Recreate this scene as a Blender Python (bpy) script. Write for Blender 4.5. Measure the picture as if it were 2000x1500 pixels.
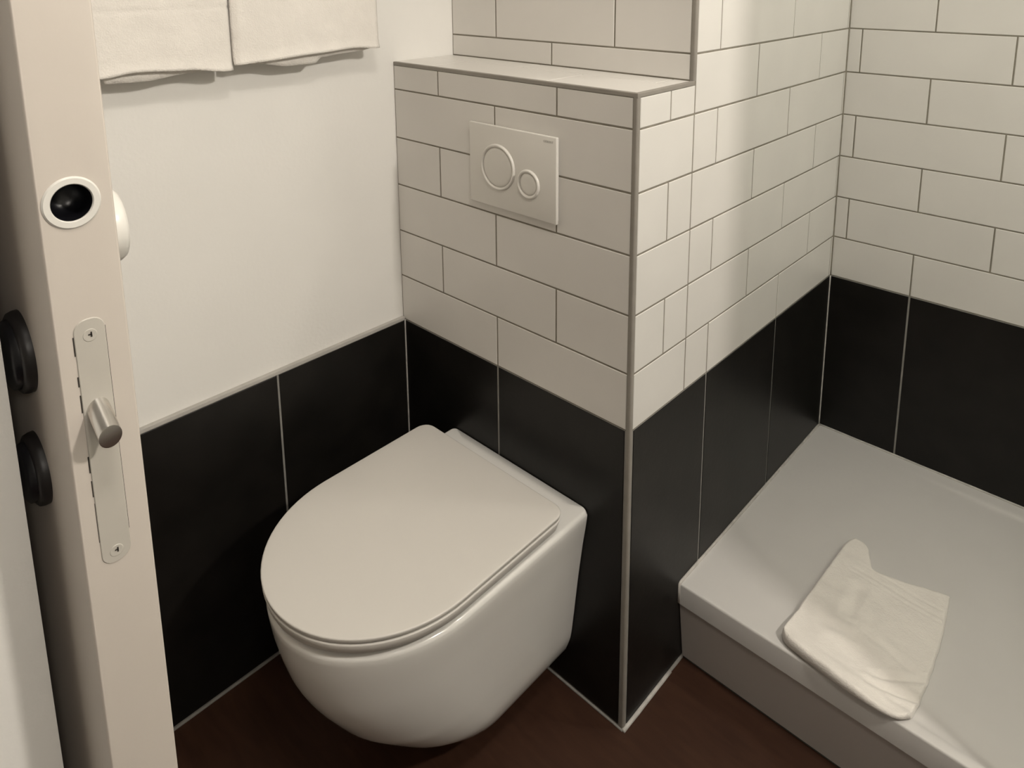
import bpy, bmesh, math, random
from mathutils import Vector, Matrix, noise

random.seed(4)
sc = bpy.context.scene
for o in list(bpy.data.objects):
    bpy.data.objects.remove(o)
col = sc.collection

# ---------------------------------------------------------------- camera
cam_d = bpy.data.cameras.new('camera')
cam = bpy.data.objects.new('camera', cam_d)
col.objects.link(cam)
R = Matrix(((0.7295475737, -0.1223840674, 0.6728911337),
            (0.6839049714, 0.1389705662, -0.7162130771),
            (-0.0058589923, 0.9827051042, 0.1850847115)))
cam.matrix_world = Matrix.Translation((0.61678, -0.912315, 1.344504)) @ R.to_4x4()
cam_d.sensor_fit = 'HORIZONTAL'
cam_d.sensor_width = 36.0
cam_d.lens = 1432.48 * 36.0 / 2000.0
cam_d.shift_x = (1000 - 1018.59) / 2000.0
cam_d.shift_y = (211.147 - 750) / 2000.0
cam_d.clip_start = 0.01
sc.camera = cam

# ---------------------------------------------------------------- world, lights, exposure
w = bpy.data.worlds.new('world')
sc.world = w
w.use_nodes = True
w.node_tree.nodes['Background'].inputs[0].default_value = (1.0, 0.93, 0.84, 1)
w.node_tree.nodes['Background'].inputs[1].default_value = 0.03


def area(name, loc, target, size, power, color, sy=None):
    d = bpy.data.lights.new(name, 'AREA')
    d.energy = power
    d.color = color
    d.size = size
    if sy:
        d.shape = 'RECTANGLE'
        d.size_y = sy
    else:
        d.shape = 'DISK'
    o = bpy.data.objects.new(name, d)
    col.objects.link(o)
    o.location = loc
    o.rotation_euler = (Vector(target) - Vector(loc)).to_track_quat('-Z', 'Y').to_euler()
    return o


WARM = (1.0, 0.93, 0.84)
area('mirror_lamp_light', (1.40, -0.04, 2.02), (-0.2, -0.05, 0.9), 0.14, 19.8, WARM)
area('ceiling_fill_light', (0.66, -0.70, 2.36), (0.3, -0.35, 0.0), 0.30, 9.8, WARM)  # added front fill for the tiles and bowl
area('shower_spot_light', (0.78, 0.60, 2.385), (0.5, 0.45, 0.0), 0.14, 3.7, WARM)
area('hall_fill_light', (1.88, -1.17, 2.20), (0.05, -0.9, 0.9), 0.22, 6.6, WARM)  # added fill without a fixture, aimed to brighten the door jamb

sc.view_settings.view_transform = 'Standard'
sc.view_settings.look = 'None'
sc.view_settings.gamma = 1.0
sc.view_settings.use_curve_mapping = False
sc.view_settings.exposure = 0.06


# ---------------------------------------------------------------- materials
def mat(name, color, rough=0.5, metal=0.0, noise_scale=None, noise_amt=0.06, bump=0.0,
        bump_scale=200.0, coat=0.0, spec=0.5, rough_var=0.0, bump_dist=0.002):
    m = bpy.data.materials.new(name)
    m.use_nodes = True
    nt = m.node_tree
    b = nt.nodes['Principled BSDF']
    b.inputs['Base Color'].default_value = (*color, 1)
    b.inputs['Roughness'].default_value = rough
    b.inputs['Metallic'].default_value = metal
    b.inputs['Coat Weight'].default_value = coat
    b.inputs['Specular IOR Level'].default_value = spec
    tc = nt.nodes.new('ShaderNodeTexCoord')
    ge = nt.nodes.new('ShaderNodeNewGeometry')
    if noise_scale:
        n = nt.nodes.new('ShaderNodeTexNoise')
        n.inputs['Scale'].default_value = noise_scale
        n.inputs['Detail'].default_value = 5
        nt.links.new(ge.outputs['Position'], n.inputs['Vector'])
        r = nt.nodes.new('ShaderNodeValToRGB')
        r.color_ramp.elements[0].position = 0.3
        r.color_ramp.elements[1].position = 0.7
        r.color_ramp.elements[0].color = (*[c * (1 - noise_amt) for c in color], 1)
        r.color_ramp.elements[1].color = (*[min(1, c * (1 + noise_amt)) for c in color], 1)
        nt.links.new(n.outputs['Fac'], r.inputs['Fac'])
        nt.links.new(r.outputs['Color'], b.inputs['Base Color'])
        if rough_var:
            mr = nt.nodes.new('ShaderNodeMapRange')
            mr.inputs['To Min'].default_value = rough - rough_var
            mr.inputs['To Max'].default_value = rough + rough_var
            nt.links.new(n.outputs['Fac'], mr.inputs['Value'])
            nt.links.new(mr.outputs['Result'], b.inputs['Roughness'])
    if bump:
        n2 = nt.nodes.new('ShaderNodeTexNoise')
        n2.inputs['Scale'].default_value = bump_scale
        n2.inputs['Detail'].default_value = 4
        nt.links.new(ge.outputs['Position'], n2.inputs['Vector'])
        bp = nt.nodes.new('ShaderNodeBump')
        bp.inputs['Strength'].default_value = bump
        bp.inputs['Distance'].default_value = bump_dist
        nt.links.new(n2.outputs['Fac'], bp.inputs['Height'])
        nt.links.new(bp.outputs['Normal'], b.inputs['Normal'])
    return m


M = {}
M['paint'] = mat('white_wall_paint', (0.80, 0.785, 0.75), 0.75, noise_scale=6, noise_amt=0.015, bump=0.12, bump_scale=140)
M['tile_white'] = mat('white_satin_tile', (0.73, 0.71, 0.675), 0.32, noise_scale=9, noise_amt=0.02, bump=0.03, bump_scale=14)
M['tile_black'] = mat('black_matte_tile', (0.0085, 0.0075, 0.0065), 0.40, noise_scale=14, noise_amt=0.3, bump=0.08, bump_scale=90, spec=0.28)
M['grout_dark'] = mat('grey_brown_grout', (0.23, 0.21, 0.17), 0.9, noise_scale=40, noise_amt=0.15)
M['grout_light'] = mat('light_grey_grout', (0.27, 0.26, 0.24), 0.9, noise_scale=40, noise_amt=0.15)
M['trim'] = mat('matt_grey_edge_trim', (0.27, 0.25, 0.22), 0.45, noise_scale=20, noise_amt=0.1)
M['trim_light'] = mat('pale_tile_edge_trim', (0.46, 0.44, 0.41), 0.5, noise_scale=20, noise_amt=0.08)
M['sealant'] = mat('white_sealant', (0.5, 0.48, 0.45), 0.45, noise_scale=60, noise_amt=0.15)
M['ceramic'] = mat('glazed_white_ceramic', (0.80, 0.785, 0.75), 0.14, coat=0.4, noise_scale=5, noise_amt=0.01)
M['lid'] = mat('white_lid_plastic', (0.66, 0.635, 0.595), 0.36, noise_scale=8, noise_amt=0.012)
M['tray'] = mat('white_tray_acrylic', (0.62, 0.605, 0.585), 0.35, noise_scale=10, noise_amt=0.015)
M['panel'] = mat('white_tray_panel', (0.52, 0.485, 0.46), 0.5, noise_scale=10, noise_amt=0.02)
M['door'] = mat('painted_door', (0.585, 0.53, 0.475), 0.42, noise_scale=7, noise_amt=0.02, bump=0.10, bump_scale=60)
M['plate'] = mat('painted_lock_plate', (0.50, 0.47, 0.42), 0.4, noise_scale=30, noise_amt=0.03)
M['plastic'] = mat('white_plastic', (0.72, 0.70, 0.655), 0.3, noise_scale=12, noise_amt=0.01)
M['chrome'] = mat('chrome_metal', (0.72, 0.70, 0.67), 0.24, metal=1.0, noise_scale=50, noise_amt=0.04)
M['black'] = mat('black_plastic', (0.006, 0.006, 0.008), 0.3, noise_scale=50, noise_amt=0.1)
M['dark_metal'] = mat('dark_grey_metal', (0.016, 0.014, 0.014), 0.4, metal=0.0, noise_scale=50, noise_amt=0.1)
M['gap'] = mat('dark_gap', (0.03, 0.025, 0.02), 0.9, noise_scale=50, noise_amt=0.1)
M['print'] = mat('grey_print', (0.30, 0.29, 0.26), 0.6, noise_scale=50, noise_amt=0.05)
M['lampglass'] = mat('lamp_glass', (0.8, 0.8, 0.78), 0.3, noise_scale=5, noise_amt=0.01)
b = M['lampglass'].node_tree.nodes['Principled BSDF']
b.inputs['Emission Color'].default_value = (*WARM, 1)
b.inputs['Emission Strength'].default_value = 3.0


def towel_mat(name, color):
    m = mat(name, color, 0.95, noise_scale=25, noise_amt=0.03)
    nt = m.node_tree
    b = nt.nodes['Principled BSDF']
    b.inputs['Sheen Weight'].default_value = 0.25
    ge = nt.nodes.new('ShaderNodeNewGeometry')
    n1 = nt.nodes.new('ShaderNodeTexNoise')
    n1.inputs['Scale'].default_value = 420
    n1.inputs['Detail'].default_value = 3
    n2 = nt.nodes.new('ShaderNodeTexNoise')
    n2.inputs['Scale'].default_value = 45
    n2.inputs['Detail'].default_value = 4
    nt.links.new(ge.outputs['Position'], n1.inputs['Vector'])
    nt.links.new(ge.outputs['Position'], n2.inputs['Vector'])
    b1 = nt.nodes.new('ShaderNodeBump')
    b1.inputs['Strength'].default_value = 0.5
    b1.inputs['Distance'].default_value = 0.002
    b2 = nt.nodes.new('ShaderNodeBump')
    b2.inputs['Strength'].default_value = 0.35
    b2.inputs['Distance'].default_value = 0.006
    nt.links.new(n1.outputs['Fac'], b1.inputs['Height'])
    nt.links.new(n2.outputs['Fac'], b2.inputs['Height'])
    nt.links.new(b1.outputs['Normal'], b2.inputs['Normal'])
    nt.links.new(b2.outputs['Normal'], b.inputs['Normal'])
    return m


M['towel'] = towel_mat('white_terry_cotton', (0.80, 0.765, 0.715))

# floor: dark brown wood-look vinyl
fm = bpy.data.materials.new('dark_brown_floor')
fm.use_nodes = True
nt = fm.node_tree
b = nt.nodes['Principled BSDF']
ge = nt.nodes.new('ShaderNodeNewGeometry')
mp = nt.nodes.new('ShaderNodeMapping')
mp.inputs['Scale'].default_value = (5, 28, 5)
mp.inputs['Rotation'].default_value = (0, 0, 0.0)
n = nt.nodes.new('ShaderNodeTexNoise')
n.inputs['Scale'].default_value = 2.2
n.inputs['Detail'].default_value = 7
n.inputs['Distortion'].default_value = 0.6
r = nt.nodes.new('ShaderNodeValToRGB')
r.color_ramp.elements[0].position = 0.25
r.color_ramp.elements[1].position = 0.8
r.color_ramp.elements[0].color = (0.034, 0.0125, 0.0062, 1)
r.color_ramp.elements[1].color = (0.055, 0.023, 0.0115, 1)
bp = nt.nodes.new('ShaderNodeBump')
bp.inputs['Strength'].default_value = 0.15
bp.inputs['Distance'].default_value = 0.002
nt.links.new(ge.outputs['Position'], mp.inputs['Vector'])
nt.links.new(mp.outputs['Vector'], n.inputs['Vector'])
nt.links.new(n.outputs['Fac'], r.inputs['Fac'])
nt.links.new(r.outputs['Color'], b.inputs['Base Color'])
nt.links.new(n.outputs['Fac'], bp.inputs['Height'])
nt.links.new(bp.outputs['Normal'], b.inputs['Normal'])
b.inputs['Roughness'].default_value = 0.6
b.inputs['Specular IOR Level'].default_value = 0.3
M['floor'] = fm


# ---------------------------------------------------------------- helpers
def link(name, me, m, parent=None, smooth=False):
    o = bpy.data.objects.new(name, me)
    col.objects.link(o)
    if m is not None and not me.materials:
        me.materials.append(m)
    if smooth:
        for p in me.polygons:
            p.use_smooth = True
    if parent is not None:
        o.parent = parent
    return o


def bm_obj(name, bm, m, parent=None, smooth=False):
    bmesh.ops.recalc_face_normals(bm, faces=bm.faces[:])
    me = bpy.data.meshes.new(name)
    bm.to_mesh(me)
    bm.free()
    return link(name, me, m, parent, smooth)


def add_box(bm, x0, x1, y0, y1, z0, z1, bev=0.0, seg=2):
    r = bmesh.ops.create_cube(bm, size=1.0)
    for v in r['verts']:
        v.co = Vector(((x0 + x1) / 2 + v.co.x * (x1 - x0), (y0 + y1) / 2 + v.co.y * (y1 - y0), (z0 + z1) / 2 + v.co.z * (z1 - z0)))
    if bev:
        es = list({e for v in r['verts'] for e in v.link_edges})
        bmesh.ops.bevel(bm, geom=es, offset=bev, segments=seg, affect='EDGES', profile=0.5)


def box(name, x0, x1, y0, y1, z0, z1, m, parent=None, bev=0.0, seg=2):
    bm = bmesh.new()
    add_box(bm, x0, x1, y0, y1, z0, z1, bev, seg)
    return bm_obj(name, bm, m, parent)


def tag(o, label=None, cat=None, group=None, kind=None):
    if label: o['label'] = label
    if cat: o['category'] = cat
    if group: o['group'] = group
    if kind: o['kind'] = kind
    return o


def structure(o, label=None, cat=None):
    o['kind'] = 'structure'
    return tag(o, label, cat)


def empty(name, loc):
    o = bpy.data.objects.new(name, None)
    o.empty_display_size = 0.05
    col.objects.link(o)
    o.location = loc
    return o


def lathe(bm, prof, axis='Z', center=(0, 0, 0), seg=40, sign=1):
    """prof: list of (r, h) revolved about axis through center"""
    rings = []
    for r, h in prof:
        ring = []
        if r < 1e-6:
            p = (0, 0, h * sign)
            ring = [p]
        else:
            for i in range(seg):
                a = 2 * math.pi * i / seg
                ring.append((r * math.cos(a), r * math.sin(a), h * sign))
        rings.append(ring)
    vs = []
    for ring in rings:
        rr = []
        for x, y, z in ring:
            if axis == 'X': c = (z, x, y)
            elif axis == 'Y': c = (x, z, y)
            else: c = (x, y, z)
            rr.append(bm.verts.new(Vector(c) + Vector(center)))
        vs.append(rr)
    for a, b_ in zip(vs, vs[1:]):
        if len(a) == 1 and len(b_) == 1: continue
        for i in range(seg):
            j = (i + 1) % seg
            if len(a) == 1: bm.faces.new((a[0], b_[i], b_[j]))
            elif len(b_) == 1: bm.faces.new((a[i], a[j], b_[0]))
            else: bm.faces.new((a[i], a[j], b_[j], b_[i]))


def smooth_by_angle(o, deg=35):
    for p in o.data.polygons:
        p.use_smooth = True
    bm = bmesh.new()
    bm.from_mesh(o.data)
    for e in bm.edges:
        if len(e.link_faces) == 2 and e.calc_face_angle(0) > math.radians(deg):
            e.smooth = False
    bm.to_mesh(o.data)
    bm.free()


def prism(name, pts, axis, a, b_, m, parent=None):
    """2-D profile pts extruded along axis from a to b"""
    bm = bmesh.new()
    def P(p, t):
        return {'X': (t, p[0], p[1]), 'Y': (p[0], t, p[1]), 'Z': (p[0], p[1], t)}[axis]
    A = [bm.verts.new(P(p, a)) for p in pts]
    B = [bm.verts.new(P(p, b_)) for p in pts]
    n = len(pts)
    for i in range(n):
        j = (i + 1) % n
        bm.faces.new((A[i], A[j], B[j], B[i]))
    bm.faces.new(A)
    bm.faces.new(B[::-1])
    return bm_obj(name, bm, m, parent)


TH = 0.007          # tile thickness
tile_cache = {}


def tile(parent, face, u0, u1, v0, v1, plane, m, g=0.003):
    """face: 'front' (plane y, normal -y), 'side' (plane x, normal +x), 'top' (plane z, normal +z)
    u,v are limits at the joint centres; g is the joint width"""
    w_, h_ = (u1 - u0) - g, (v1 - v0) - g
    if w_ < 0.003 or h_ < 0.003: return
    key = (round(w_, 4), round(h_, 4), m.name)
    me = tile_cache.get(key)
    if me is None:
        c = 0.0009
        bm = bmesh.new()
        def ring(hx, hy, z):
            return [bm.verts.new((sx * hx, sy * hy, z)) for sx, sy in ((-1, -1), (1, -1), (1, 1), (-1, 1))]
        A = ring(w_ / 2, h_ / 2, -TH)
        B = ring(w_ / 2, h_ / 2, -c)
        Cc = ring(w_ / 2 - c, h_ / 2 - c, 0)
        for p, q in ((A, B), (B, Cc)):
            for i in range(4):
                j = (i + 1) % 4
                bm.faces.new((p[i], p[j], q[j], q[i]))
        bm.faces.new(Cc)
        bm.faces.new(A[::-1])
        bmesh.ops.recalc_face_normals(bm, faces=bm.faces[:])
        me = bpy.data.meshes.new('tile')
        bm.to_mesh(me)
        bm.free()
        me.materials.append(m)
        tile_cache[key] = me
    o = bpy.data.objects.new('tile', me)
    col.objects.link(o)
    uc, vc = (u0 + u1) / 2, (v0 + v1) / 2
    du = random.uniform(-1, 1) * 0.0009
    dv = random.uniform(-1, 1) * 0.0012
    lift = random.uniform(-0.0002, 0.0002)
    if face == 'front':
        rot = Matrix(((1, 0, 0), (0, 0, -1), (0, 1, 0)))     # u->x, v->z, n->-y
        o.location = (uc, plane - lift, vc)
    elif face == 'side':
        rot = Matrix(((0, 0, 1), (1, 0, 0), (0, 1, 0)))       # u->y, v->z, n->+x
        o.location = (plane + lift, uc, vc)
    else:
        rot = Matrix(((1, 0, 0), (0, 1, 0), (0, 0, 1)))
        o.location = (uc, vc, plane + lift)
    o.rotation_euler = (rot @ Matrix.Rotation(du, 3, 'X') @ Matrix.Rotation(dv, 3, 'Y')).to_euler()
    o.parent = parent
    return o


# ---------------------------------------------------------------- dimensions
HB = 0.5943          # top of the black tiles
P_ = 0.102           # white course height
T = 0.302            # white tile pitch
W = 0.6014           # width of the boxed section
D = 0.8623           # depth of the shower side wall
HL = 1.161           # ledge height
DL = 0.163           # ledge depth
CE = 2.40            # ceiling
XR = 1.52            # right wall
YF = -0.82           # front wall inner face
YO = -1.02           # front wall hallway face
TW = 0.0073          # trim width


def Z(k):
    return HB + k * P_


# ---------------------------------------------------------------- shell
fl = structure(box('floor', -0.75, 2.05, -3.0, 1.0, -0.05, 0.0, M['floor']))
ce = structure(box('ceiling', -0.75, 2.05, -3.0, 1.0, CE, CE + 0.05, M['paint']))
wl = structure(box('wall_left', -W - 0.15, -W, YO, 1.0, 0, CE, M['paint']))
wr = structure(box('wall_right', XR, XR + 0.12, YO, 1.0, 0, CE, M['paint']))

# wall with the doorway (camera stands in the opening)
XJ = 0.045
bm = bmesh.new()
add_box(bm, -W, XJ, YO, YF, 0, CE, 0.0)
add_box(bm, 1.40, XR, YO, YF, 0, CE, 0.0)
add_box(bm, XJ, 1.40, YO, YF, 2.1, CE, 0.0)
wf = structure(bm_obj('wall_front', bm, M['paint']))
# hallway enclosure
structure(box('wall_hall_left', -0.75, -0.65, -3.0, YO, 0, CE, M['paint']))
structure(box('wall_hall_right', 1.95, 2.05, -3.0, YO, 0, CE, M['paint']))
structure(box('wall_hall_back', -0.65, 1.95, -3.0, -2.9, 0, CE, M['paint']))
structure(box('wall_hall_front', XR + 0.12, 1.95, YO, YO + 0.1, 0, CE, M['paint']))

# boxed-in cistern section and the wall behind it, one mass
bm = bmesh.new()
cg = 0.006
add_box(bm, -W, -cg, cg, DL + cg, 0, HL - cg)
add_box(bm, -W, -cg, DL + cg, 1.0, 0, CE)
wm = structure(bm_obj('wall_middle', bm, M['paint']))
wb = structure(box('wall_back', -cg, XR, D + cg, 1.0, 0, CE, M['paint']))

GD = 0.0009          # joint depth
# grout beds
box('grout', -W, -GD, GD, DL + GD, HB, HL - GD, M['grout_dark'], wm)
box('grout', -W, -GD, DL + GD, D + 0.01, HB, CE - 0.001, M['grout_dark'], wm)
box('grout', -W, -GD, GD, D + 0.01, 0, HB - 0.0001, M['grout_light'], wm)
box('grout', -GD, XR, D + GD, D + 0.02, HB, CE - 0.001, M['grout_dark'], wb)
box('grout', -GD, XR, D + GD, D + 0.02, 0, HB - 0.0001, M['grout_light'], wb)


def course(parent, face, lo, hi, joints, v0, v1, plane, m, g=0.003):
    js = [lo] + sorted(j for j in joints if lo + 0.01 < j < hi - 0.006) + [hi]
    for a, b_ in zip(js, js[1:]):
        tile(parent, face, a, b_, v0, v1, plane, m, g)


def js(x0, n=8):
    return [x0 + k * T for k in range(-n, n + 1)]


KMAX = 18
# --- front face of the boxed section
for k in range(5):
    j = js(-0.3078) if k % 2 == 0 else js(-0.1607)
    course(wm, 'front', -W, -TW, j, Z(k), Z(k + 1), 0.0, M['tile_white'])
course(wm, 'front', -W, -TW, js(-0.1607), Z(5), HL - 0.0065, 0.0, M['tile_white'])
# --- right side of the boxed section
E_ = 0.1699
for k in range(5):
    j = [] if k % 2 == 0 else [0.0949]
    course(wm, 'side', TW, E_, j, Z(k), Z(k + 1), 0.0, M['tile_white'])
course(wm, 'side', TW, E_, [0.0949], Z(5), HL - 0.0065, 0.0, M['tile_white'])
# --- shower side wall beyond it
for k in range(KMAX):
    z0, z1 = Z(k), min(Z(k + 1), CE)
    lo = E_ if Z(k) < HL - 0.06 else DL + TW
    j = js(0.2504) if k % 2 == 0 else js(0.2504 + T / 2)
    if k == 17: z1 = CE
    course(wm, 'side', lo, D, j, z0, z1, 0.0, M['tile_white'])
# --- upper wall above the ledge
course(wm, 'front', -W, -TW, [-0.313], HL, Z(6), DL, M['tile_white'])
for k in range(6, KMAX):
    j = js(-0.4655) if k % 2 == 0 else js(-0.313)
    course(wm, 'front', -W, -TW, j, Z(k), min(Z(k + 1), CE), DL, M['tile_white'])
# --- ledge top
course(wm, 'top', -W, -TW * 0.4, js(-0.19), 0.006, 0.109, HL - 0.0003, M['tile_white'], 0.002)
course(wm, 'top', -W, -TW * 0.4, js(-0.34), 0.109, DL, HL - 0.0003, M['tile_white'], 0.002)
# --- shower back wall
for k in range(KMAX):
    j = js(0.1815) if k % 2 == 0 else js(0.1815 - T / 2)
    course(wb, 'front', 0.0, XR, j, Z(k), min(Z(k + 1), CE), D, M['tile_white'])
# --- black tiles
gb = 0.0038
course(wm, 'front', -W, -0.0088, js(-0.3078), 0.004, HB, 0.0, M['tile_black'], gb)
course(wm, 'side', 0.0088, D, [0.2504, 0.5524], 0.004, HB, 0.0, M['tile_black'], gb)
course(wb, 'front', 0.0, XR, js(0.1815), 0.004, HB, D, M['tile_black'], gb)
# --- black tiles on the left wall, standing 8 mm proud of the paint
XL = -W + 0.0074
box('grout', -W - 0.001, XL - GD, YF, 0.0, 0.0, HB - 0.001, M['grout_light'], wl)
course(wl, 'side', YF, 0.0, [-0.3028, -0.6048], 0.004, HB - 0.0005, XL, M['tile_black'], gb)
o = box('tile_trim', -W - 0.001, XL + 0.0008, YF, -0.001, HB - 0.0012, HB + 0.0065, M['trim_light'], wl, bev=0.001)
o['label'] = 'pale edge strip capping the black tiles'

# --- grey edge trims
def round_trim(name, x, y, z0, z1, parent):
    # vertical quarter-round trim on an outer corner at (x, y): solid lies toward -x, +y
    r_ = TW - 0.001
    pts = [(x - r_ - 0.001, y + 0.0)]
    rr = 0.003
    for i in range(7):
        a = math.pi / 2 * i / 6
        pts.append((x - rr + rr * math.sin(a), y + rr - rr * math.cos(a)))
    pts.append((x, y + r_ + 0.001))
    pts.append((x - r_ - 0.001, y + r_ + 0.001))
    o = prism(name, [(p[0] + 0.0003, p[1] - 0.0003) for p in pts], 'Z', z0, z1, M['trim'], parent)
    return o


o = round_trim('tile_trim', 0.0, 0.0, 0.001, HL - 0.002, wm)
o['label'] = 'grey corner trim of the boxed section'
o = round_trim('tile_trim', 0.0, DL, HL, CE, wm)
o = box('tile_trim', -W, 0.0004, -0.0004, 0.007, HL - 0.0075, HL + 0.0002, M['trim'], wm, bev=0.0012)
o['label'] = 'grey trim along the ledge edge'
o = box('tile_trim', -0.007, 0.0004, 0.004, DL + 0.004, HL - 0.0075, HL + 0.0002, M['trim'], wm, bev=0.0012)


# --- sealant beads
def bead(path_pts, rad, m, parent, name='sealant_bead'):
    """rough round bead following points"""
    bm = bmesh.new()
    seg = 8
    prev = None
    pts = []
    for a, b_ in zip(path_pts, path_pts[1:]):
        n = max(2, int((Vector(b_) - Vector(a)).length / 0.02))
        for i in range(n):
            pts.append(Vector(a).lerp(Vector(b_), i / n))
    pts.append(Vector(path_pts[-1]))
    rings = []
    for i, p in enumerate(pts):
        t = (pts[min(i + 1, len(pts) - 1)] - pts[max(i - 1, 0)]).normalized()
        q = t.to_track_quat('Z', 'Y')
        rr = rad * (1 + 0.18 * noise.noise(p * 30))
        rings.append([bm.verts.new(p + q @ Vector((rr * math.cos(2 * math.pi * k / seg), rr * math.sin(2 * math.pi * k / seg), 0))) for k in range(seg)])
    for a, b_ in zip(rings, rings[1:]):
        for k in range(seg):
            bm.faces.new((a[k], a[(k + 1) % seg], b_[(k + 1) % seg], b_[k]))
    bm.faces.new(rings[0])
    bm.faces.new(rings[-1][::-1])
    return bm_obj(name, bm, m, parent, smooth=True)


bead([(-W + 0.006, 0.0, 0.001), (0.0, 0.0, 0.001)], 0.0028, M['grout_light'], wm)
o = bead([(0.001, -0.001, 0.002), (0.001, 0.155, 0.002)], 0.0046, M['sealant'], wm)
o['label'] = 'whiter thick sealant bead'
bead([(0.0, 0.155, 0.001), (0.0, 0.205, 0.001)], 0.0036, M['grout_light'], wm)
bead([(XL, YF, 0.001), (XL, 0.0, 0.001)], 0.0028, M['grout_light'], wl)
bead([(XL, 0.0, 0.003), (XL, 0.0, HB)], 0.0018, M['sealant'], wl)
bead([(0.0, D, 0.18), (0.0, D, HB)], 0.0022, M['sealant'], wb)
bead([(0.0, D, HB), (0.0, D, CE)], 0.0026, M['grout_dark'], wb)

# ---------------------------------------------------------------- toilet
ZS = [0.40, 0.33, 0.26, 0.18, 0.12, 0.07]
WS = [0.1802, 0.1703, 0.1611, 0.1523, 0.1446, 0.1301]
LS = [0.4972, 0.4861, 0.4633, 0.4175, 0.3610, 0.3045]
TX = -0.2617


def interp(z, ys):
    # Catmull-like smooth interpolation in z (ZS descending)
    if z >= ZS[0]: return ys[0] + (ys[0] - ys[1]) / (ZS[0] - ZS[1]) * (z - ZS[0]) * 0.3
    if z <= ZS[-1]: return ys[-1]
    for i in range(5):
        if ZS[i] >= z >= ZS[i + 1]:
            t = (ZS[i] - z) / (ZS[i] - ZS[i + 1])
            p0 = ys[max(i - 1, 0)]; p1 = ys[i]; p2 = ys[i + 1]; p3 = ys[min(i + 2, 5)]
            m1 = (p2 - p0) / 2; m2 = (p3 - p1) / 2
            return (2*t**3-3*t**2+1)*p1 + (t**3-2*t**2+t)*m1 + (-2*t**3+3*t**2)*p2 + (t**3-t**2)*m2


def d_section(w_, L_, nose, yb, rc, nc=6, ns=8, nn=40):
    """closed D outline about x=0, flat back at y=yb, nose toward -y"""
    pts = []
    for i in range(nc + 1):                      # back right corner
        a = math.pi / 2 - math.pi / 2 * i / nc
        pts.append((w_ - rc + rc * math.cos(a), yb - rc + rc * math.sin(a)))
    ys = -(L_ - nose)
    for i in range(1, ns + 1):
        pts.append((w_, (yb - rc) + (ys - (yb - rc)) * i / ns))
    for i in range(1, nn):
        a = math.pi * i / nn
        pts.append((w_ * math.cos(a), ys - nose * math.sin(a)))
    for i in range(0, ns):
        pts.append((-w_, ys + ((yb - rc) - ys) * i / ns))
    for i in range(nc + 1):
        a = math.pi - math.pi / 2 * i / nc
        pts.append((-w_ + rc + rc * math.cos(a), yb - rc + rc * math.sin(a)))
    return pts


def loft(bm, secs, cap_bottom=True, cap_top=True):
    rings = [[bm.verts.new(p) for p in s] for s in secs]
    n = len(rings[0])
    for a, b_ in zip(rings, rings[1:]):
        for i in range(n):
            j = (i + 1) % n
            bm.faces.new((a[i], a[j], b_[j], b_[i]))
    if cap_bottom: bm.faces.new(rings[0])
    if cap_top: bm.faces.new(rings[-1][::-1])


toilet = empty('toilet', (TX, -0.25, 0.0))
tag(toilet, 'white wall-hung toilet with its lid closed, below the flush plate', 'toilet')


def off(o):
    """world-space mesh parented to an empty: shift the mesh"""
    o.matrix_parent_inverse = Matrix.Translation(-Vector(o.parent.location))
    return o


secs = []
NZ = 30
zb = 0.07
# rounded bottom
for i in range(8):
    a = i / 8 * math.pi / 2
    k = 0.030
    ins = k * (1 - math.sin(a))
    z = zb + k * 0.55 * (1 - math.cos(a))
    w_ = interp(zb + 0.004, WS) - ins
    L_ = interp(zb + 0.004, LS) - ins * 2.2
    secs.append([(TX + x, y, z) for x, y in d_section(w_, L_, L_ * 0.42, -0.0015, 0.006)])
for i in range(NZ + 1):
    z = 0.0875 + (0.3973 - 0.0875) * i / NZ
    w_, L_ = interp(z, WS), interp(z, LS)
    secs.append([(TX + x, y, z) for x, y in d_section(w_, L_, L_ * (0.42), -0.0015, 0.006)])
for i in range(1, 7):
    a = i / 6 * math.pi / 2
    k = 0.0075
    w_, L_ = interp(0.395, WS) - k * (1 - math.cos(a)), interp(0.395, LS) - k * (1 - math.cos(a))
    secs.append([(TX + x, y, 0.3973 + k * math.sin(a)) for x, y in d_section(w_, L_, L_ * 0.42, -0.0015, 0.008)])
w_, L_ = 0.145, 0.45
secs.append([(TX + x, y, 0.4050) for x, y in d_section(w_, L_, L_ * 0.42, -0.02, 0.02)])
bm = bmesh.new()
loft(bm, secs)
o = bm_obj('bowl', bm, M['ceramic'], toilet)
smooth_by_angle(o, 50)
off(o)


def lid_outline(shrink=0.0):
    pts = []
    yb = -0.066 - shrink
    w_ = 0.1845 - shrink
    L_ = 0.502 - shrink
    for x, y in d_section(w_, L_, 0.200 - shrink * 0.5, yb, 0.024):
        # slight waist toward the front, as measured; fuller nose
        sk = 0.003 * (y + 0.25) / 0.25
        pts.append((x - sk, y))
    return pts


LX = -0.262


def lid_ring(shrink, z):
    return [(LX + x, y, z) for x, y in lid_outline(shrink)]


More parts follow.
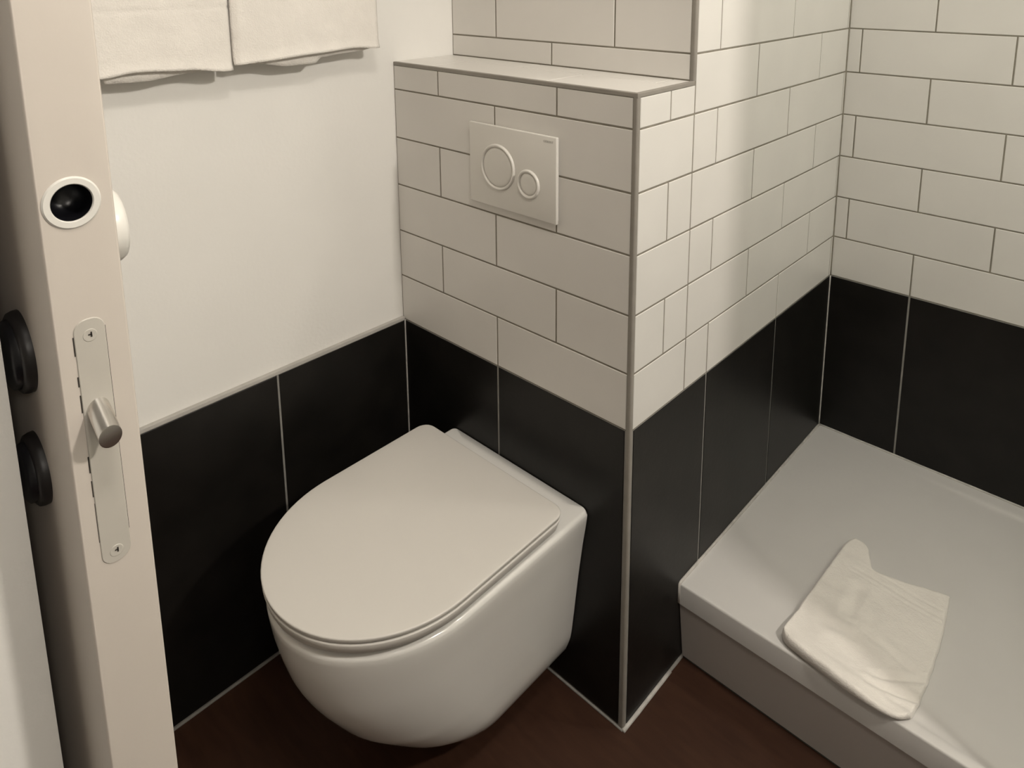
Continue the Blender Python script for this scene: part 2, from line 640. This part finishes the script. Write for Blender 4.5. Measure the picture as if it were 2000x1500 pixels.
# seat ring (thin, shows below the lid)
bm = bmesh.new()
loft(bm, [lid_ring(0.014, 0.4150), lid_ring(0.0070, 0.4156), lid_ring(0.0045, 0.4175), lid_ring(0.0006, 0.4325), lid_ring(0.0010, 0.4338), lid_ring(0.0022, 0.4345), lid_ring(0.012, 0.4347)])
o = off(bm_obj('seat', bm, M['lid'], toilet)); smooth_by_angle(o, 60)
for sx, y in ((-0.12, -0.12), (0.12, -0.12), (-0.10, -0.38), (0.10, -0.38)):
    bm = bmesh.new()
    lathe(bm, [(0, 0), (0.008, 0), (0.008, 0.0110), (0, 0.0110)], 'Z', (LX + sx, y, 0.4046), 12)
    o = off(bm_obj('bumper', bm, M['lid'], toilet))
# lid
bm = bmesh.new()
loft(bm, [lid_ring(0.010, 0.4366), lid_ring(0.0026, 0.4367), lid_ring(0.0012, 0.4376), lid_ring(0.0, 0.4432), lid_ring(0.0003, 0.4442), lid_ring(0.0012, 0.4449),
          lid_ring(0.0024, 0.4451), lid_ring(0.012, 0.4453), lid_ring(0.05, 0.4454)])
o = off(bm_obj('lid', bm, M['lid'], toilet)); smooth_by_angle(o, 60)
for sx in (-1, 1):
    bm = bmesh.new()
    lathe(bm, [(0, 0), (0.011, 0), (0.011, 0.016), (0.010, 0.018), (0, 0.018)], 'Z', (LX + sx * 0.075, -0.078, 0.404), 20)
    o = off(bm_obj('hinge', bm, M['chrome'], toilet)); smooth_by_angle(o)

# ---------------------------------------------------------------- flush plate
fp = empty('flush_plate', (-0.2568, 0.0, 0.995))
tag(fp, 'white rectangular flush plate with two round buttons, on the white tiles', 'flush plate')
px0, px1, pz0, pz1 = -0.3630, -0.1508, 0.9195, 1.0712
bm = bmesh.new()
add_box(bm, px0 + 0.004, px1 - 0.004, -0.005, -0.0005, pz0 + 0.004, pz1 - 0.004)
o = off(bm_obj('backplate', bm, M['plastic'], fp))
bm = bmesh.new()
add_box(bm, px0, px1, -0.0115, -0.005, pz0, pz1, 0.0016, 3)
o = off(bm_obj('faceplate', bm, M['plastic'], fp))
smooth_by_angle(o, 30)
for cx, cz, r_ in ((-0.2888, 0.9960, 0.043), (-0.2140, 0.9790, 0.0265)):
    ro, ri = r_, r_ - 0.0062
    bm = bmesh.new()
    lathe(bm, [(ri, 0.0), (ri + 0.0004, 0.0020), (ri + 0.002, 0.0034), ((ro + ri) / 2 + 0.001, 0.0038), (ro - 0.0012, 0.0028), (ro, 0.0004), (ro, -0.001), (ri, -0.001), (ri, 0.0)],
          'Y', (cx, -0.0115, cz), 56, -1)
    rg = off(bm_obj('button_ring', bm, M['plastic'], fp)); smooth_by_angle(rg, 60)
    bm = bmesh.new()
    lathe(bm, [(0, 0.0022), (ri - 0.006, 0.0021), (ri - 0.0022, 0.0016), (ri - 0.001, 0.0008), (ri - 0.001, -0.002), (0, -0.002)],
          'Y', (cx, -0.0115, cz), 56, -1)
    bt = off(bm_obj('button', bm, M['plastic'], fp)); smooth_by_angle(bt, 60)
# small grey lettering in the plate's upper right corner
tc = bpy.data.curves.new('lettering', 'FONT')
tc.body = 'GEBERIT'
tc.size = 0.0054
tc.extrude = 0.0001
tc.space_character = 1.1
tc.align_x = 'RIGHT'
to = bpy.data.objects.new('tmp_text', tc)
col.objects.link(to)
bpy.context.view_layer.update()
me = bpy.data.meshes.new_from_object(to.evaluated_get(bpy.context.evaluated_depsgraph_get()))
bpy.data.objects.remove(to)
for v in me.vertices:
    x, y, z = v.co
    v.co = (x - 0.1575, -0.01165 - z, y + 1.0600)
me.name = 'lettering'
me.materials.clear()
o = link('lettering', me, M['print'], fp)
off(o)
o['label'] = 'tiny grey lettering'

# ---------------------------------------------------------------- shower tray
TZ = 0.184
TY = 0.178
TX1 = XR
tray = empty('shower_tray', (0.65, 0.5, 0.0))
tag(tray, 'raised white shower tray with a panelled front, against the black tiles', 'shower tray')


def ss(a, b_, t):
    t = max(0, min(1, (t - a) / (b_ - a)))
    return t * t * (3 - 2 * t)


xs = [0.0005 + 0.03 * i for i in range(int((TX1 - 0.001) / 0.03) + 1)] + [TX1 - 0.0005]
prof = [(0.2015, 0.1387), (TY + 0.001, 0.1387), (TY, 0.1397), (TY, 0.1800), (TY + 0.0008, 0.1824), (TY + 0.0022, 0.1836), (TY + 0.004, TZ)]
inner = [0.190, 0.196, 0.200, 0.206, 0.215] + [0.23 + i * 0.03 for i in range(19)] + [0.800, 0.812, 0.818, 0.8225, 0.827, 0.833, 0.845, D - 0.0008]
bm = bmesh.new()
cols_ = []
for x in xs:
    depth = 0.0085 * ss(0.12, 0.75, x)
    cv = [bm.verts.new((x, y, z)) for y, z in prof]
    for y in inner:
        f = ss(0.193, 0.206, y) * (1 - ss(0.815, 0.830, y))
        cv.append(bm.verts.new((x, y, TZ - depth * f)))
    cv.append(bm.verts.new((x, D - 0.0008, 0.1387)))
    cols_.append(cv)
for a, b_ in zip(cols_, cols_[1:]):
    n = len(a)
    for i in range(n):
        j = (i + 1) % n
        bm.faces.new((a[i], a[j], b_[j], b_[i]))
bm.faces.new(cols_[0])
bm.faces.new(cols_[-1][::-1])
o = off(bm_obj('basin', bm, M['tray'], tray)); smooth_by_angle(o, 40)
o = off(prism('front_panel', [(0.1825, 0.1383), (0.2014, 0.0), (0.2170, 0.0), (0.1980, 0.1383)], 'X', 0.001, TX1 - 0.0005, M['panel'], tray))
o = off(bead([(0.001, TY + 0.001, 0.142), (0.001, TY + 0.001, TZ - 0.001), (0.0015, TY + 0.006, TZ + 0.0005), (0.0015, D - 0.002, TZ + 0.0005)], 0.0034, M['sealant'], tray))
o = off(bead([(0.0, D - 0.0015, TZ + 0.0005), (TX1 - 0.002, D - 0.0015, TZ + 0.0005)], 0.0028, M['sealant'], tray))
o = off(bead([(0.003, 0.2005, 0.0015), (TX1 - 0.002, 0.2005, 0.0015)], 0.0012, M['gap'], tray))
o['label'] = 'dark joint under the front panel'

# ---------------------------------------------------------------- bath mat on the tray
def poly_at(pts, t):
    L = [0]
    for a, b_ in zip(pts, pts[1:]):
        L.append(L[-1] + math.dist(a, b_))
    s = t * L[-1]
    for i in range(len(pts) - 1):
        if s <= L[i + 1] + 1e-9:
            f = (s - L[i]) / (L[i + 1] - L[i])
            return (pts[i][0] + (pts[i + 1][0] - pts[i][0]) * f, pts[i][1] + (pts[i + 1][1] - pts[i][1]) * f)
    return pts[-1]


def sm_poly(pts, it=3):
    for _ in range(it):
        q = [pts[0]]
        for a, b_ in zip(pts, pts[1:]):
            q.append((a[0] * .75 + b_[0] * .25, a[1] * .75 + b_[1] * .25))
            q.append((a[0] * .25 + b_[0] * .75, a[1] * .25 + b_[1] * .75))
        q.append(pts[-1])
        pts = q
    return pts


left = sm_poly([(0.1950, 0.1990), (0.1965, 0.30), (0.2000, 0.42), (0.2010, 0.4900), (0.2100, 0.5080)])
back = sm_poly([(0.2100, 0.5080), (0.2390, 0.5090), (0.2540, 0.4770), (0.2640, 0.4500), (0.2850, 0.4540), (0.3254, 0.4720), (0.3602, 0.4900), (0.3900, 0.4980)])
right = sm_poly([(0.4040, 0.1960), (0.4068, 0.2168), (0.408, 0.2487), (0.4073, 0.3071), (0.4033, 0.3927), (0.3900, 0.4980)])
front = sm_poly([(0.1950, 0.1990), (0.2040, 0.1840), (0.2500, 0.1760), (0.3100, 0.1700), (0.3700, 0.1695), (0.3960, 0.1790), (0.4040, 0.1960)])
NU, NV = 90, 110
grooves = [((0.340, 0.224), (0.412, 0.286), 0.0050, 0.0060), ((0.336, 0.205), (0.404, 0.232), 0.0050, 0.0060), ((0.288, 0.300), (0.392, 0.281), 0.0030, 0.0075),
           ((0.272, 0.300), (0.262, 0.380), 0.0040, 0.0110), ((0.245, 0.262), (0.290, 0.272), 0.0030, 0.0090), ((0.235, 0.425), (0.398, 0.430), 0.0012, 0.0030),
           ((0.235, 0.412), (0.398, 0.417), 0.0010, 0.0025), ((0.240, 0.443), (0.396, 0.448), 0.0010, 0.0028)]


def seg_d(p, a, b_):
    ax, ay = a; bx, by = b_
    dx, dy = bx - ax, by - ay
    t = max(0, min(1, ((p[0] - ax) * dx + (p[1] - ay) * dy) / (dx * dx + dy * dy)))
    return math.hypot(p[0] - ax - t * dx, p[1] - ay - t * dy), t


bm = bmesh.new()
grid = []
for i in range(NU + 1):
    row = []
    u = i / NU
    for j in range(NV + 1):
        v = j / NV
        # denser samples near the borders
        uu = u; vv = v
        F, B_, L_, R_ = poly_at(front, uu), poly_at(back, uu), poly_at(left, vv), poly_at(right, vv)
        c00, c10, c01, c11 = front[0], front[-1], back[0], back[-1]
        x = (1 - vv) * F[0] + vv * B_[0] + (1 - uu) * L_[0] + uu * R_[0] - ((1-uu)*(1-vv)*c00[0] + uu*(1-vv)*c10[0] + (1-uu)*vv*c01[0] + uu*vv*c11[0])
        y = (1 - vv) * F[1] + vv * B_[1] + (1 - uu) * L_[1] + uu * R_[1] - ((1-uu)*(1-vv)*c00[1] + uu*(1-vv)*c10[1] + (1-uu)*vv*c01[1] + uu*vv*c11[1])
        wv = 0.0014 * noise.noise(Vector((x * 45, y * 45, 2)))
        x += wv * (1 if 0 < i < NU else 1.2)
        y += 0.0014 * noise.noise(Vector((x * 45, y * 45, 7))) * (v > 0.05)
        # thickness: full on the left and front, thinner at the right and back
        th = 0.0180 - 0.0120 * ss(0.25, 1.0, u) - 0.002 * ss(0.6, 1, v)
        th *= 1 + 0.15 * noise.noise(Vector((x * 25, y * 25, 3)))
        if v < 0.25: th += 0.004 * ss(0.25, 0.0, v) if False else 0.004 * (1 - ss(0.0, 0.25, v))
        for a, b_, dp, wd in grooves:
            d_, t_ = seg_d((x, y), a, b_)
            fade = ss(0, 0.2, t_) if t_ < 0.5 else 1.0
            th -= dp * 0.8 * math.exp(-(d_ / wd) ** 2) * (0.35 + 0.65 * fade)
            th += dp * 0.5 * math.exp(-((d_ - wd * 1.8) / wd) ** 2) * 0.5
        edge = min(u * 0.20, (1 - u) * 0.20, v * 0.30, (1 - v) * 0.30)
        ef = min(1.0, edge / 0.008)
        prof_ = math.sqrt(max(0.0, 1 - (1 - ef) ** 2))
        depth = 0.0085 * ss(0.12, 0.75, x) * ss(0.193, 0.206, y)
        z = TZ - depth * 1.0 + 0.0016 + max(th, 0.003) * prof_
        # the left and front borders roll up off the tray a little
        lift = 0.0060 * math.exp(-(u / 0.03) ** 2) * (1 - ss(0.93, 1.0, v)) + 0.0050 * math.exp(-(v / 0.02) ** 2) * (1 - ss(0.93, 1.0, u))
        z += min(lift, 0.0065) * (1 - prof_ * 0.6)
        row.append(bm.verts.new((x, y, z)))
    grid.append(row)
for i in range(NU):
    for j in range(NV):
        bm.faces.new((grid[i][j], grid[i + 1][j], grid[i + 1][j + 1], grid[i][j + 1]))
border = [grid[i][0] for i in range(NU + 1)] + [grid[NU][j] for j in range(1, NV + 1)] + [grid[i][NV] for i in range(NU - 1, -1, -1)] + [grid[0][j] for j in range(NV - 1, 0, -1)]
low = []
for v in border:
    dx_ = 0.0075 * (1 - ss(0.199, 0.215, v.co.x))
    dy_ = 0.0100 * (1 - ss(0.186, 0.200, v.co.y))
    zf = TZ - 0.0085 * ss(0.12, 0.75, v.co.x) * ss(0.193, 0.206, v.co.y)
    low.append(bm.verts.new((v.co.x + dx_, v.co.y + dy_, zf + 0.0008)))
nb = len(border)
for i in range(nb):
    j = (i + 1) % nb
    bm.faces.new((border[i], border[j], low[j], low[i]))
bm.faces.new(low[::-1])
mat_o = bm_obj('bath_mat', bm, M['towel'], None, smooth=True)
tag(mat_o, 'folded white terry bath mat lying at the front of the shower tray', 'bath mat')

# ---------------------------------------------------------------- towel rail and towels
rail = empty('towel_rail', (-0.556, -0.35, 1.50))
tag(rail, 'chrome towel rail on the painted wall, carrying two white towels', 'towel rail')
bm = bmesh.new()
lathe(bm, [(0, -0.34), (0.008, -0.34), (0.008, 0.34), (0, 0.34)], 'Y', (-0.556, -0.37, 1.50), 20)
o = off(bm_obj('bar', bm, M['chrome'], rail)); smooth_by_angle(o)
for y in (-0.70, -0.04):
    bm = bmesh.new()
    lathe(bm, [(0, 0.0), (0.02, 0.0), (0.02, 0.006), (0.007, 0.010), (0.007, 0.042), (0, 0.042)], 'X', (-W + 0.0005, y, 1.50), 20)
    o = off(bm_obj('bracket', bm, M['chrome'], rail)); smooth_by_angle(o)


def lerp_tab(tab, t):
    if t <= tab[0][0]: return tab[0][1]
    for a, b_ in zip(tab, tab[1:]):
        if t <= b_[0]:
            f = (t - a[0]) / (b_[0] - a[0])
            f = f * f * (3 - 2 * f)
            return a[1] + (b_[1] - a[1]) * f
    return tab[-1][1]


def towel(y0, y1, fz, bz, seed, label, bands):
    bm = bmesh.new()
    NY = 70
    NF = 70
    rows = []
    for i in range(NY + 1):
        y = y0 + (y1 - y0) * i / NY
        zf, zb_ = lerp_tab(fz, y), lerp_tab(bz, y)
        pts = []
        ztop = 1.50
        for k in range(NF + 1):
            t = k / NF
            z = zf + (ztop - zf) * t
            n_ = noise.noise(Vector((y * 7, z * 4, seed)))
            n2 = noise.noise(Vector((y * 22, z * 9, seed + 5)))
            x = -0.5475 + 0.0035 * n_ * (1 - t * 0.5) + 0.0014 * n2
            x += 0.0035 * (1 - ss(0, 0.06, t))            # lower edge swings slightly outward
            hz = z - zf
            x -= 0.0012 * math.exp(-((hz - 0.010) / 0.0016) ** 2)      # hem stitch line
            for bz0, bw in bands:
                x -= 0.0016 * math.exp(-((z - bz0) / bw) ** 2)
            # side edges turn inward a little
            e = min(i, NY - i) / NY * (y1 - y0)
            x -= 0.006 * (1 - ss(0, 0.010, e))
            pts.append((x, y, z))
        for k in range(1, 8):
            a = math.pi * k / 8
            pts.append((-0.5575 + 0.010 * math.cos(a), y, ztop + 0.010 * math.sin(a)))
        NB = 40
        for k in range(NB + 1):
            t = k / NB
            z = ztop + (zb_ - ztop) * t
            x = -0.5675 + 0.0105 * ss(0, 1, t) + 0.002 * noise.noise(Vector((y * 11, z * 5, seed + 9)))
            pts.append((x, y, z))
        rows.append([bm.verts.new(p) for p in pts])
    for a, b_ in zip(rows, rows[1:]):
        for k in range(len(a) - 1):
            bm.faces.new((a[k], a[k + 1], b_[k + 1], b_[k]))
    o = bm_obj('towel', bm, M['towel'], None, smooth=True)
    md = o.modifiers.new('thickness', 'SOLIDIFY')
    md.thickness = 0.0045
    md.offset = 0
    tag(o, label, 'towel', 'white towels on the rail')
    return o


towel(-0.660, -0.3645, [(-0.66, 1.190), (-0.563, 1.1925), (-0.5165, 1.1975), (-0.441, 1.1935), (-0.372, 1.1850), (-0.3645, 1.1850)],
      [(-0.66, 1.200), (-0.5605, 1.200), (-0.5560, 1.1830), (-0.50, 1.1815), (-0.438, 1.187), (-0.3645, 1.19)], 1.3,
      'white terry towel hanging beside the door edge, with a woven band near its hem', [(1.288, 0.0022)])
towel(-0.3600, -0.0720, [(-0.36, 1.1925), (-0.3176, 1.1945), (-0.22, 1.1995), (-0.13, 1.2035), (-0.0735, 1.1990)],
      [(-0.36, 1.195), (-0.315, 1.190), (-0.261, 1.1815), (-0.2086, 1.1815), (-0.195, 1.191), (-0.15, 1.194), (-0.111, 1.196), (-0.0735, 1.201)], 8.1,
      'white terry towel hanging on the rail nearer the tiled corner', [])

# ---------------------------------------------------------------- sliding door
DX, DY0, DY1 = 0.110, -0.8035, -0.7600
DZ0, DZ1 = 0.008, 2.08
PC = (-0.7845, 1.2031)         # pull centre (y, z)
PRI, PRO = 0.0118, 0.0168
bm = bmesh.new()
c = 0.0022
x0 = -W + 0.0095
def rect(x, iy, iz):
    return [bm.verts.new((x, DY0 + iy, DZ0 + iz)), bm.verts.new((x, DY1 - iy, DZ0 + iz)), bm.verts.new((x, DY1 - iy, DZ1 - iz)), bm.verts.new((x, DY0 + iy, DZ1 - iz))]
A = rect(x0, 0, 0)
rings_ = [A]
for k in range(5):
    a = math.pi / 2 * k / 4
    rings_.append(rect(DX - c + c * math.sin(a), c * (1 - math.cos(a)), c * (1 - math.cos(a))))
for p, q in zip(rings_, rings_[1:]):
    for i in range(4):
        j = (i + 1) % 4
        bm.faces.new((p[i], p[j], q[j], q[i]))
bm.faces.new(A[::-1])
last = rings_[-1]
NS = 48
circ = [bm.verts.new((DX, PC[0] + PRI * math.cos(2 * math.pi * i / NS), PC[1] + PRI * math.sin(2 * math.pi * i / NS))) for i in range(NS)]
edges = [bm.edges.get((last[i], last[(i + 1) % 4])) for i in range(4)]
edges += [bm.edges.new((circ[i], circ[(i + 1) % NS])) for i in range(NS)]
bmesh.ops.triangle_fill(bm, edges=edges, use_beauty=True)
door = bm_obj('door_1', bm, M['door'])
smooth_by_angle(door, 30)
structure(door, 'cream painted sliding door seen edge-on at the left, with its lock', 'door')
bm = bmesh.new()
lathe(bm, [(PRI, -0.004), (PRI, 0.0006), (PRI + 0.0006, 0.0014), (PRO - 0.0010, 0.0014), (PRO, 0.0004), (PRO, 0.0)], 'X', (DX, PC[0], PC[1]), 56)
o = bm_obj('pull_ring', bm, M['plastic'], door); smooth_by_angle(o)
bm = bmesh.new()
lathe(bm, [(PRI - 0.0001, 0.0), (PRI - 0.0001, -0.010), (PRI - 0.002, -0.0165), (PRI - 0.006, -0.0195), (0, -0.0205)], 'X', (DX, PC[0], PC[1]), 56)
o = bm_obj('finger_pull', bm, M['black'], door); smooth_by_angle(o, 60)
o['label'] = 'black round finger hole'

# lock face plate
LY, LZ0, LZ1, LW = -0.7835, 0.9450, 1.1250, 0.0093
def slot_outline(w_, z0, z1, y, cr):
    pts = []
    for cy_, cz_, a0 in ((y + w_ - cr, z1 - cr, 0), (y - w_ + cr, z1 - cr, 90), (y - w_ + cr, z0 + cr, 180), (y + w_ - cr, z0 + cr, 270)):
        for i in range(7):
            a = math.radians(a0 + 90 * i / 6)
            pts.append((cy_ + cr * math.cos(a), cz_ + cr * math.sin(a)))
    return pts
bm = bmesh.new()
o1 = slot_outline(LW, LZ0, LZ1, LY, 0.008)
o2 = slot_outline(LW - 0.0005, LZ0 + 0.0005, LZ1 - 0.0005, LY, 0.0075)
loft(bm, [[(DX - 0.001, p[0], p[1]) for p in o1], [(DX + 0.0002, p[0], p[1]) for p in o1], [(DX + 0.0007, p[0], p[1]) for p in o2]])
lock = bm_obj('lock_faceplate', bm, M['plate'], door)
lock['label'] = 'pale metal lock faceplate with rounded ends'
# dark chipped gap along the plate
bm = bmesh.new()
for z0, z1, w2 in ((1.102, 1.115, .0006), (1.0805, 1.0875, .0007), (1.062, 1.0745, .0006), (1.018, 1.030, .0007), (1.000, 1.012, .0005), (0.965, 0.995, .0002)):
    add_box(bm, DX - 0.001, DX + 0.0003, LY - LW - w2, LY - LW + 0.0001, z0, z1)
add_box(bm, DX - 0.001, DX + 0.00015, LY + LW - 0.0001, LY + LW + 0.00028, 0.965, 1.117)
o = bm_obj('chipped_gap', bm, M['gap'], lock)
for z in (1.1135, 0.9535):
    bm = bmesh.new()
    lathe(bm, [(0, 0.0006), (0.0028, 0.0010), (0.0040, 0.0010), (0.0045, 0.0006), (0.0045, 0)], 'X', (DX, LY, z), 24)
    s_ = bm_obj('screw', bm, M['plate'], lock); smooth_by_angle(s_)
    add = bmesh.new()
    add_box(add, DX, DX + 0.00125, LY - 0.0004 + 0.0008, LY + 0.0004 + 0.0008, z - 0.0013, z + 0.0022)
    add_box(add, DX, DX + 0.00125, LY - 0.0010, LY + 0.0012, z + 0.0002, z + 0.0009)
    bm_obj('screw_slot', add, M['gap'], lock)
# chrome hook bolt leaning out and down
bm = bmesh.new()
BL = 0.0235
lathe(bm, [(0, -0.006), (0.0070, -0.006), (0.0070, BL - 0.0010), (0.0060, BL), (0, BL)], 'Z', (0, 0, 0), 28)
# flat on the upper front part
for v in bm.verts:
    if v.co.z > BL - 0.002 and v.co.x < 0:
        v.co.z += v.co.x * 0.1
d_ = Vector((0.86, 0.0, -0.51)).normalized()
q = d_.to_track_quat('Z', 'Y')
for v in bm.verts:
    end = v.co.z > BL - 0.002
    v.co = q @ v.co + Vector((DX + 0.001, -0.7838, 1.0605))
    if end:                                      # the tip is cut square to the door edge
        v.co += d_ * ((DX + 0.0195 - v.co.x) / d_.x) * 0.85
o = bm_obj('lock_bolt', bm, M['chrome'], lock); smooth_by_angle(o, 40)
o['label'] = 'chrome round bolt sticking out'

# inner-face thumb turn rosette (white)
bm = bmesh.new()
lathe(bm, [(0, 0.0125), (0.020, 0.0125), (0.0245, 0.0115), (0.0262, 0.0085), (0.0265, 0.004), (0.0265, 0.0), (0, 0.0)], 'Y', (0.0710, DY1, 1.1710), 48)
o = bm_obj('rosette', bm, M['plastic'], door); smooth_by_angle(o, 50)
o['label'] = 'white round rosette on the inner face'
# outer-face black rosettes in the gap
for z, xx, rr in ((1.0790, 0.0255, 0.0300), (0.9850, 0.0240, 0.0270)):
    bm = bmesh.new()
    lathe(bm, [(0, 0.0075), (rr - 0.003, 0.0075), (rr - 0.001, 0.0062), (rr, 0.003), (rr, 0.0), (0, 0.0)], 'Y', (xx, DY0, z), 48, -1)
    o = bm_obj('rosette', bm, M['dark_metal'], door); smooth_by_angle(o, 50)
    o['label'] = 'dark metal rosette on the outer face'
    bm = bmesh.new()
    lathe(bm, [(0, 0.0125), (rr - 0.008, 0.0125), (rr - 0.0055, 0.0110), (rr - 0.0045, 0.0074), (0, 0.0074)], 'Y', (xx, DY0, z), 48, -1)
    oc = bm_obj('cap', bm, M['black'], o); smooth_by_angle(oc, 50)

# ---------------------------------------------------------------- lamps out of frame
ml = empty('wall_lamp', (1.46, -0.04, 2.02))
tag(ml, 'round white wall lamp above the right-hand wall, out of the picture', 'lamp')
bm = bmesh.new()
lathe(bm, [(0, 0), (0.13, 0), (0.13, 0.03), (0.12, 0.035), (0, 0.035)], 'X', (XR - 0.0005, -0.04, 2.02), 32, -1)
off(bm_obj('lamp_base', bm, M['plastic'], ml))
bm = bmesh.new()
lathe(bm, [(0, 0.105), (0.05, 0.10), (0.09, 0.08), (0.11, 0.05), (0.115, 0.035)], 'X', (XR - 0.0005, -0.04, 2.02), 32, -1)
off(bm_obj('lamp_shade', bm, M['lampglass'], ml, smooth=True))
sl = empty('ceiling_spot', (0.78, 0.60, CE))
tag(sl, 'round recessed ceiling spot over the shower', 'lamp')
bm = bmesh.new()
lathe(bm, [(0.0, -0.004), (0.075, -0.004), (0.085, -0.012), (0.095, -0.006), (0.095, 0.0)], 'Z', (0.78, 0.60, CE), 32)
off(bm_obj('spot_housing', bm, M['plastic'], sl, smooth=True))

cl = empty('ceiling_fill_lamp', (0.66, -0.64, CE))
tag(cl, 'round white ceiling lamp, added out of view for the front fill', 'lamp')
bm = bmesh.new()
lathe(bm, [(0.0, -0.030), (0.14, -0.030), (0.16, -0.022), (0.165, 0.0)], 'Z', (0.66, -0.64, CE), 40)
off(bm_obj('lamp_body', bm, M['plastic'], cl, smooth=True))

# unseen frosted screen, added to dim the shower side wall beyond its edge
gm = bpy.data.materials.new('frosted_glass')
gm.use_nodes = True
nt = gm.node_tree
for n in list(nt.nodes):
    nt.nodes.remove(n)
out = nt.nodes.new('ShaderNodeOutputMaterial')
mx = nt.nodes.new('ShaderNodeMixShader')
tr = nt.nodes.new('ShaderNodeBsdfTransparent')
tl = nt.nodes.new('ShaderNodeBsdfTranslucent')
tr.inputs[0].default_value = (0.93, 0.96, 0.94, 1)
tl.inputs[0].default_value = (0.85, 0.88, 0.86, 1)
mx.inputs[0].default_value = 0.45
nt.links.new(tr.outputs[0], mx.inputs[1])
nt.links.new(tl.outputs[0], mx.inputs[2])
nt.links.new(mx.outputs[0], out.inputs[0])
M['frost'] = gm
scn = empty('blocker_screen', (1.0, 0.19, TZ))
tag(scn, 'added frosted glass light blocker on the right part of the tray, out of view', 'shower screen')
off(box('blocker_panel', 0.572, XR - 0.002, 0.1860, 0.1920, TZ - 0.002, 2.05, M['frost'], scn, bev=0.001))
off(box('blocker_edge', 0.565, 0.573, 0.1830, 0.1950, TZ - 0.002, 2.05, M['chrome'], scn, bev=0.001))
